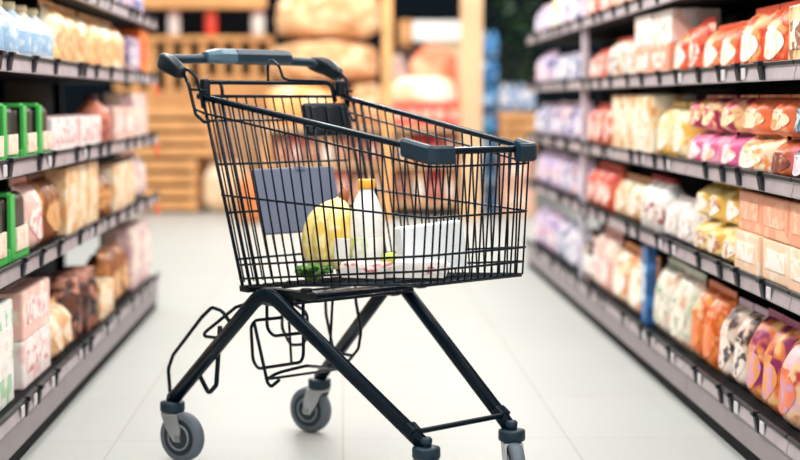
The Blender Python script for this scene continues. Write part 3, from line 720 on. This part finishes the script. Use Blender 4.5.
# lime
qp = at_y(389, 253, W(.60, .02).y); q0 = W(.560, -.012)
li = empty('lime', (q0.x, q0.y, flr(.60) + .036))
tag(li, 'yellow green lime between the milk bottle and the white carton', 'fruit')
b = NB(); lathe(b, [(.002, -.026), (.008, -.023), (.018, -.014), (.022, 0), (.018, .014), (.008, .023), (.003, .028), (.001, .029)], 20, Matrix.Rotation(1.2, 4, 'Y')); obj('fruit', b, mat('lime skin', (176, 190, 60), .45, scale=60), li, True)
b = NB(); lathe(b, [(.003, .0), (.004, .002), (.002, .004)], 8, Matrix.Rotation(1.2, 4, 'Y') @ Matrix.Translation((0, 0, .027))); obj('stem_scar', b, M_crown, li)
b = NB(); lathe(b, [(.030, 0), (.032, .002), (.034, .012), (.030, .013)], 16); x = obj('fruit_pack', b, M_tray); 
x.location = (q0.x, q0.y, flr(.60) + .001); tag(x, 'small white dish under the yellow green lime', 'dish')

# ------------------------------------------------------------------ far end of the shop
WOOD = mat('light orange wood', (222, 162, 102), .6, var=.15, scale=6)
WOODP = mat('pale wood', (218, 178, 136), .6, var=.1, scale=5)
GAP = mat('dark gap board', (14, 14, 16), .8, spec=.1)
def bgbox(bm, x0, y0, x1, y1, Y, depth, bevel=0, rel=None):
    a = at_y(x0, y1, Y); c = at_y(x1, y0, Y)
    ctr = Vector(((a.x + c.x) / 2, Y + depth / 2, (a.z + c.z) / 2)); s = (c.x - a.x, depth, c.z - a.z)
    if rel: ctr = ctr - rel
    box(bm, ctr, s, None, bevel); return ctr, s
# stall with slats
st0 = at_y(212, 208, 13.4); st0.z = 0
stall = empty('wooden_stall', st0); tag(stall, 'wooden market stall with dark upright slots and a dark board at the aisle end', 'stall')
b = NB(); bgbox(b, 120, -14, 266, 8, 13.3, .12, .01, st0); obj('header_beam', b, WOOD, stall)
b = NB(); bgbox(b, 120, 8, 272, 40, 13.75, .04, 0, st0); obj('back_board', b, mat('dark board', (10, 16, 22), .8, spec=.1), stall)
b = NB()
bgbox(b, 120, 36, 272, 41, 13.35, .35, .004, st0)
for x in range(118, 272, 17): bgbox(b, x - 3.5, 41, x + 4, 92 if x < 215 else 78, 13.4, .03, .004, st0)
bgbox(b, 120, 90, 205, 108, 13.4, .05, .004, st0); bgbox(b, 203, 76, 272, 108, 13.4, .05, .004, st0)
obj('slat_panel', b, WOOD, stall)
b = NB(); bgbox(b, 120, 41, 272, 207.5, 13.47, .03, 0, st0); obj('inner_board', b, GAP, stall)
b = NB(); bgbox(b, 120, 100, 272, 207.5, 13.42, .04, 0, st0); obj('lower_board', b, WOODP, stall)
for i, (x, w, c1, c2, lab) in enumerate([(174, 12, (238, 228, 224), (214, 150, 140), 'white jar with a pinkish lid standing first from the shelves on the stall ledge'),
                                   (211, 12, (232, 70, 50), (236, 110, 70), 'red jar in the middle of the stall ledge'),
                                   (258, 13, (242, 236, 232), (226, 170, 160), 'white jar nearest the sacks on the stall ledge')]):
    a = at_y(x, 35.8, 13.45); wd = w / F * 13.4
    o = P_jar('stall_jar', wd, wd, .20, [mat('jar %d body' % i, c1, .4), mat('jar %d lid' % i, c2, .5)])
    o.location = (a.x, 13.46, a.z + .004); tag(o, lab, 'jar')
# slatted crates
def crate(x0, y0, x1, y1, Y, d, lab):
    a = at_y(x0, y1, Y); c = at_y(x1, y0, Y); w, h = c.x - a.x, c.z - a.z
    t = empty('wooden_crate', ((a.x + c.x) / 2, Y + d / 2, a.z)); tag(t, lab, 'crate', None)
    n = 4
    b = NB()
    for k in range(n):
        z = h * (k + .5) / n
        box(b, (0, -d / 2 + .012, z), (w, .018, h / n * .66), None, .006)
        for s in (-1, 1): box(b, (s * (w / 2 - .010), 0, z), (.018, d - .05, h / n * .74), None, .006)
        box(b, (0, d / 2 - .012, z), (w, .018, h / n * .74), None, .006)
    obj('slats', b, WOOD, t)
    for s in (-1, 1):
        for e in (-1, 1):
            b = NB(); box(b, (s * (w / 2 - .035), e * (d / 2 - .04), h / 2), (.03, .03, h * .99)); obj('corner_post', b, WOODP, t)
    b = NB(); box(b, (0, 0, h * .5), (w * .82, d * .78, h * .9)); obj('liner', b, mat('brown crate liner', (104, 62, 34), .8), t)
zf = 209.3
crate(128, 158.6, 197, 212.3, 12.8, .5, 'lower wooden slatted crate on the floor past the left shelves')
crate(128, 106, 214, 158.2, 12.8, .52, 'upper wooden slatted crate resting on another crate past the left shelves')
# lumpy sacks
def sack(x0, y0, x1, y1, Y, d, m, name, lab, cat, seed, tied=True):
    a = at_y(x0, y1, Y); c = at_y(x1, y0, Y); w, h = c.x - a.x, c.z - a.z
    b = NB(); bmesh.ops.create_icosphere(b, subdivisions=4, radius=1)
    for v in b.verts:
        p = v.co.copy()
        q = Vector([math.copysign(abs(t) ** .72, t) for t in p])
        f = 1 + .16 * noise.noise(p * 1.7 + Vector((seed, 0, 0))) + .12 * abs(noise.noise(p * 3.2 + Vector((0, seed, 0))))
        q *= f
        q.z = max(q.z, -.86)
        v.co = Vector((q.x * w / 2.0, q.y * d / 2, (q.z + .86) * h / 1.86))
    lo = [min(v.co[k] for v in b.verts) for k in range(3)]; hi = [max(v.co[k] for v in b.verts) for k in range(3)]
    for v in b.verts:
        v.co = Vector(((v.co.x - (lo[0] + hi[0]) / 2) * w / (hi[0] - lo[0]), (v.co.y - (lo[1] + hi[1]) / 2) * d / (hi[1] - lo[1]), (v.co.z - lo[2]) * h / (hi[2] - lo[2])))
    o = obj(name, b, m, smooth=True); o.location = ((a.x + c.x) / 2, Y + d / 2, a.z + .002)
    b = NB()
    if tied:
        pts = [Vector((w * .44 * t, -d * .30 * (1 - t * t) - .02, h * (.86 + .03 * math.sin(6 * t)) - .16 * h * t * t)) for t in [-1 + 2 * k / 12 for k in range(13)]]
        tube(b, pts, [.012 + .014 * (1 - abs(-1 + 2 * k / 12)) for k in range(13)], 8, flat=(Vector((0, 1, 0)), .6))
        obj('rolled_seam', b, m, o, True)
    tag(o, lab, cat); return o
M_sack = print_mat('tan paper sack', [(218, 164, 116), (228, 182, 136), (200, 140, 92), (236, 200, 158)], 5, .7)
M_sack2 = print_mat('cream paper sack', [(244, 204, 140), (250, 220, 170), (238, 170, 100)], 5, .7)
M_peach = print_mat('peach sack', [(244, 150, 110), (248, 176, 140), (238, 126, 90)], 3, .7)
M_loaf = print_mat('cream cloth', [(252, 232, 204), (254, 242, 224), (246, 214, 176)], 3, .7)
M_pinkg = print_mat('pinkish grey sack', [(206, 180, 176), (226, 200, 190), (196, 166, 164)], 3, .7)
M_otan = print_mat('orange tan sack', [(226, 144, 84), (236, 166, 108), (206, 120, 64)], 4, .7)
# display stand
zt = at_y(300, 126, 12.3).z
d0 = Vector((at_y(365, 126, 12.6).x, 12.6, 0)); ww = at_y(466, 126, 12.3).x - at_y(262, 126, 12.3).x
stand = empty('display_stand', d0); tag(stand, 'tiered wooden display stand heaped with tan sacks at the end of the aisle', 'stand')
for z, dep in ((zt, .9), (.42, .7), (.12, .7)):
    b = NB(); box(b, (0, 0.05 if dep > .8 else .0, z - .02), (ww, dep, .036), None, .005); obj('shelf_board', b, WOODP, stand)
for sx in (-1, 1):
    b = NB(); box(b, (sx * (ww / 2 - .03), .05, zt / 2 - .02), (.05, .85, zt - .04)); obj('side_board', b, WOOD, stand)
b = NB(); box(b, (0, .44, zt / 2 - .02), (ww - .12, .02, zt - .05)); obj('back_board', b, mat('red brown board', (150, 84, 60), .7), stand)
sack(263, 81, 345, 125.6, 12.32, .6, M_sack2, 'paper_sack', 'cream paper sack lowest in the pile nearest the stall', 'sack', 1)
sack(347.5, 83, 386, 125.6, 12.32, .6, M_sack, 'paper_sack', 'tan paper sack lowest in the pile beside the thin wooden post', 'sack', 2)
sack(264, 38.5, 380, 79.5, 12.36, .6, M_sack, 'paper_sack', 'wide tan paper sack across the middle of the pile', 'sack', 3)
sack(274, -16, 386, 37, 12.4, .6, M_sack, 'paper_sack', 'big tan paper sack topmost on the pile', 'sack', 4)
for i, x in enumerate(range(392, 462, 14)):
    a = at_y(x + 7, 125.8, 12.2); o = P_carton('red_box', .104, .09, .165, pal('red pack', [(226, 70, 50), (240, 110, 80), (210, 50, 44)], [(252, 226, 210), (236, 90, 60), (250, 220, 200)]))
    o.location = (a.x, 12.32, zt + .0015); tag(o, f'{["first","second","third","fourth","fifth"][i]} small red box from the thin wooden post, atop the display stand', 'box', 'red boxes on the display stand')
sack(388, 77, 459, 104.6, 12.27, .20, M_loaf, 'cloth_bag', 'cream cloth bag lying on the small red boxes', 'bag', 5, False)
sack(407, 46, 462, 125.4, 12.56, .36, M_peach, 'paper_sack', 'peach paper sack behind the cream cloth bag', 'sack', 6)
sack(384, 54, 409, 125.4, 12.98, .2, M_pinkg, 'paper_sack', 'pinkish grey paper sack behind the thin wooden post', 'sack', 7)
PK = [pal('brown packet', [(150, 90, 72), (214, 150, 124), (90, 54, 50), (236, 190, 160)], [(240, 206, 180), (170, 100, 80), (230, 180, 150)], (110, 60, 54)),
      pal('pink packet', [(226, 150, 136), (240, 196, 176), (196, 100, 90)], [(250, 226, 206), (220, 130, 120), (250, 230, 216)], (190, 100, 90)),
      pal('red packet', [(206, 40, 40), (226, 80, 64), (170, 30, 34)], [(250, 200, 180), (210, 60, 50), (240, 170, 150)], (170, 30, 34)),
      pal('cream packet', [(250, 222, 190), (252, 236, 214), (240, 196, 156)], W_, (236, 190, 150))]
seq = {.42: [0, 1, 0, 3, 0, 0, 1, 0, 3, 2, 2, 1], .12: [1, 3, 0, 3, 1, 0, 3, 1, 0, 3, 2, 3]}
cn = ['brown', 'pink', 'red', 'cream']
for z, sq in seq.items():
    cnt = {}
    tot = {c: sq.count(c) for c in sq}
    stp = (ww - .14) / 12; protos = {}
    for i, c in enumerate(sq):
        if c not in protos: o = protos[c] = P_pouch('food_packet', stp * .95, .12, .215 if z > .3 else .24, PK[c])
        else: o = copy_tree(protos[c])
        cnt[c] = cnt.get(c, 0) + 1
        o.location = (d0.x - ww / 2 + .07 + stp * (i + .5), 12.38, z + .0)
        tag(o, f"{cn[c]} packet, number {WORDN[i + 1]} from the stall end on the stand's {'middle' if z > .3 else 'lowest'} board", 'packet', 'packets on the display stand')
# posts
for nm, x0, x1, Y, m in (('pillar_1', 382.5, 392.5, 12.02, WOOD), ('pillar_2', 461.5, 482.5, 11.9, WOODP)):
    a = at_y(x0, 100, Y); c = at_y(x1, 100, Y); b = NB(); box(b, ((a.x + c.x) / 2, Y + .06, 1.3), (c.x - a.x, .12, 2.6), None, .008); struct(obj(nm, b, m))
# kiosk with the blank white sign
k0 = Vector((at_y(440, 100, 13.6).x, 13.6, 0))
kio = empty('wooden_kiosk', k0); tag(kio, 'cream wooden kiosk with a blank white sign behind the peach sack', 'kiosk')
b = NB(); bgbox(b, 424, 41, 474, 206, 13.5, .3, .006, k0); obj('front_panel', b, mat('cream board', (250, 226, 186), .6, var=.05), kio)
b = NB(); bgbox(b, 413, 21, 473, 41, 13.42, .05, .006, k0); obj('sign_board', b, mat('white sign', (250, 250, 246), .5, var=.02), kio)['label'] = 'blank white sign board'
b = NB(); bgbox(b, 398, 46, 424, 206, 13.52, .28, .004, k0); obj('side_panel', b, mat('dark brown board', (84, 56, 44), .7), kio)
o = NB(); ctr, s = bgbox(o, 399, 20, 412.5, 45.8, 13.5, .2, .008); x = obj('brown_box', o, mat('brown cardboard', (206, 150, 92), .7)); tag(x, 'brown cardboard box beside the blank white sign', 'box')
b = NB(); box(b, (ctr.x, ctr.y - .101, ctr.z), (s[0] * .5, .003, s[2] * .4)); obj('paper_label', b, mat('tan label', (226, 180, 130), .6), x)
a = at_y(437, 20.5, 13.6); o = P_jar('pink_jar', .16, .16, .16, [mat('pink jar', (206, 130, 120), .4), mat('dark lid', (90, 50, 50), .5)]); o.location = (a.x, 13.65, at_y(437, 41, 13.5).z + .003); tag(o, 'pinkish jar standing on top of the cream kiosk behind the sign', 'jar')
# blue water packs
M_blue = print_mat('blue bottle wrap', [(40, 120, 186), (70, 150, 206), (24, 80, 140), (150, 196, 226)], 9)
M_bl2 = print_mat('pale bottle wrap', [(170, 190, 216), (210, 218, 230), (90, 130, 180), (226, 222, 226)], 9)
def pack(x0, x1, Y, z, h, m, lab, nx=2):
    a = at_y(x0, 100, Y); c = at_y(x1, 100, Y); w = c.x - a.x; t = empty('water_pack', ((a.x + c.x) / 2, Y + .1, z)); tag(t, lab, 'water pack')
    r = w / nx / 2
    for i in range(nx):
        for j in range(2):
            b = NB(); lathe(b, [(r * .85, 0), (r * .97, .01), (r * .97, h * .66), (r * .5, h * .86), (r * .3, h * .9), (r * .3, h * .97)], 14, Matrix.Translation((-w / 2 + r * (2 * i + 1), (j - .5) * r * 2, 0))); obj('bottle', b, m, t, True)
    b = NB(); box(b, (0, 0, h * .33), (w * 1.0, r * 4.02, h * .4), None, .01); obj('wrap_film', b, m, t)
z = .0
for i in range(7):
    pack(482.8, 499, 12.6, z + .001, .205, M_blue, f'blue water pack, {["lowest","second","third","fourth","fifth","sixth","topmost"][i]} of the stack beside the thick pale pillar', 2); z += .207
crz = at_y(510, 112, 12.5).z
def cbox(x0, x1, Y, z0, z1, d, rgb, name, lab):
    a = at_y(x0, 100, Y); c = at_y(x1, 100, Y); b = NB(); box(b, (0, 0, (z1 - z0) / 2), (c.x - a.x, d, z1 - z0), None, .006)
    o = obj(name, b, mat(lab[:20], rgb, .7)); o.location = ((a.x + c.x) / 2, Y + d / 2, z0 + .001); tag(o, lab, 'box')
    b = NB(); box(b, (0, -d / 2 - .001, (z1 - z0) * .5), ((c.x - a.x) * .5, .003, (z1 - z0) * .35)); obj('paper_label', b, mat('pale paper', (246, 226, 210), .6), o)
cbox(500, 536, 12.5, 0, .24, .4, (236, 186, 156), 'cardboard_box', 'lowest peach cardboard box under the slatted crate near the right shelves')
cbox(500, 534, 12.5, .242, .47, .4, (226, 170, 150), 'cardboard_box', 'pinkish cardboard box directly under the slatted crate near the right shelves')
a = at_y(500, 100, 12.5)
t_y = lambda z: 100 + (0.9 - z) * F / 12.5
crate(500, t_y(crz), 536, t_y(.474), 12.5, .4, 'wooden slatted crate carrying pale water packs near the right shelves')
for i in range(2): pack(500.5 + 18 * i, 518 + 18 * i, 12.55, crz + .002, .23, M_bl2, ['pale blue water pack on the slatted crate, beside the blue stack', 'pale blue water pack on the slatted crate, beside the right shelves'][i])
# plant
pl0 = Vector((at_y(516, 100, 13.7).x, 13.75, 0)); pl = empty('potted_plant', pl0); tag(pl, 'dark green bushy plant in front of the dark wall near the right shelves', 'plant')
b = NB(); lathe(b, [(.13, 0), (.16, .02), (.2, .36), (.21, .38), (.19, .38), (.18, .34)], 20); obj('pot', b, mat('dark pot', (50, 44, 44), .6), pl, True)
b = NB()
for k in range(5): tube(b, [(0, 0, .34), (.05 * math.cos(k * 1.3), .05 * math.sin(k * 1.3), .8), (.13 * math.cos(k * 1.3), .13 * math.sin(k * 1.3), 1.35)], [.014, .01, .005], 6)
obj('stem', b, mat('plant stem', (60, 60, 40), .7), pl, True)
b = NB(); rp = random.Random(11)
for k in range(260):
    a = rp.uniform(0, 2 * PI); z = rp.uniform(.75, 1.75); rr = rp.uniform(.02, .2) * (1.25 - abs(z - 1.2)); L = rp.uniform(.08, .15)
    p = Vector((rr * math.cos(a), rr * math.sin(a), z)); d = Vector((math.cos(a), math.sin(a), rp.uniform(-.5, .7))).normalized(); sd = d.cross(Vector((0, 0, 1))).normalized() * L * .26; up = Vector((0, 0, .012))
    v = [b.verts.new(q) for q in (p, p + d * L * .45 + sd + up, p + d * L, p + d * L * .45 - sd + up)]
    b.faces.new((v[0], v[1], v[2])); b.faces.new((v[0], v[2], v[3]))
obj('foliage', b, print_mat('dark leaf', [(36, 76, 40), (70, 112, 54), (18, 46, 28)], 8), pl)
# sacks on the floor this side of the stand
sack(200, 162, 258, 212, 12.75, .3, print_mat('pale peach sack', [(246, 218, 182), (250, 228, 200), (240, 204, 164)], 4, .7), 'paper_sack', 'pale peach paper sack on the floor beside the lower slatted crate', 'sack', 8)
sack(235, 178, 263, 223.5, 11.6, .3, M_otan, 'paper_sack', 'orange tan paper sack on the floor seen through the back of the basket', 'sack', 9)
# ------------------------------------------------------------------ light
w = bpy.data.worlds.new('shop light'); S.world = w; w.use_nodes = True
bg = w.node_tree.nodes['Background']; bg.inputs['Color'].default_value = (1.0, .98, .95, 1); bg.inputs['Strength'].default_value = .92
def area(name, loc, sx, sy, e, rot=(0, 0, 0), col=(1, .985, .95)):
    l = bpy.data.lights.new(name, 'AREA'); l.shape = 'RECTANGLE'; l.size = sx; l.size_y = sy; l.energy = e; l.color = col
    o = bpy.data.objects.new(name, l); COL.objects.link(o); o.location = loc; o.rotation_euler = rot
for sx in (-1, 1):                                   # unseen lamps added to brighten the goods, each tilted towards the opposite shelves
    area('unseen_lamp', (.1 - sx * .8, 6.8, 2.55), .3, 11, 120, (0, -sx * math.radians(50), 0))
area('unseen_lamp', (0, 11.6, 3.3), 5, .6, 30)
S.view_settings.view_transform = 'Standard'; S.view_settings.look = 'None'
S.view_settings.gamma = 1; S.view_settings.exposure = .46; S.view_settings.use_curve_mapping = False
S.cycles.use_denoising = True
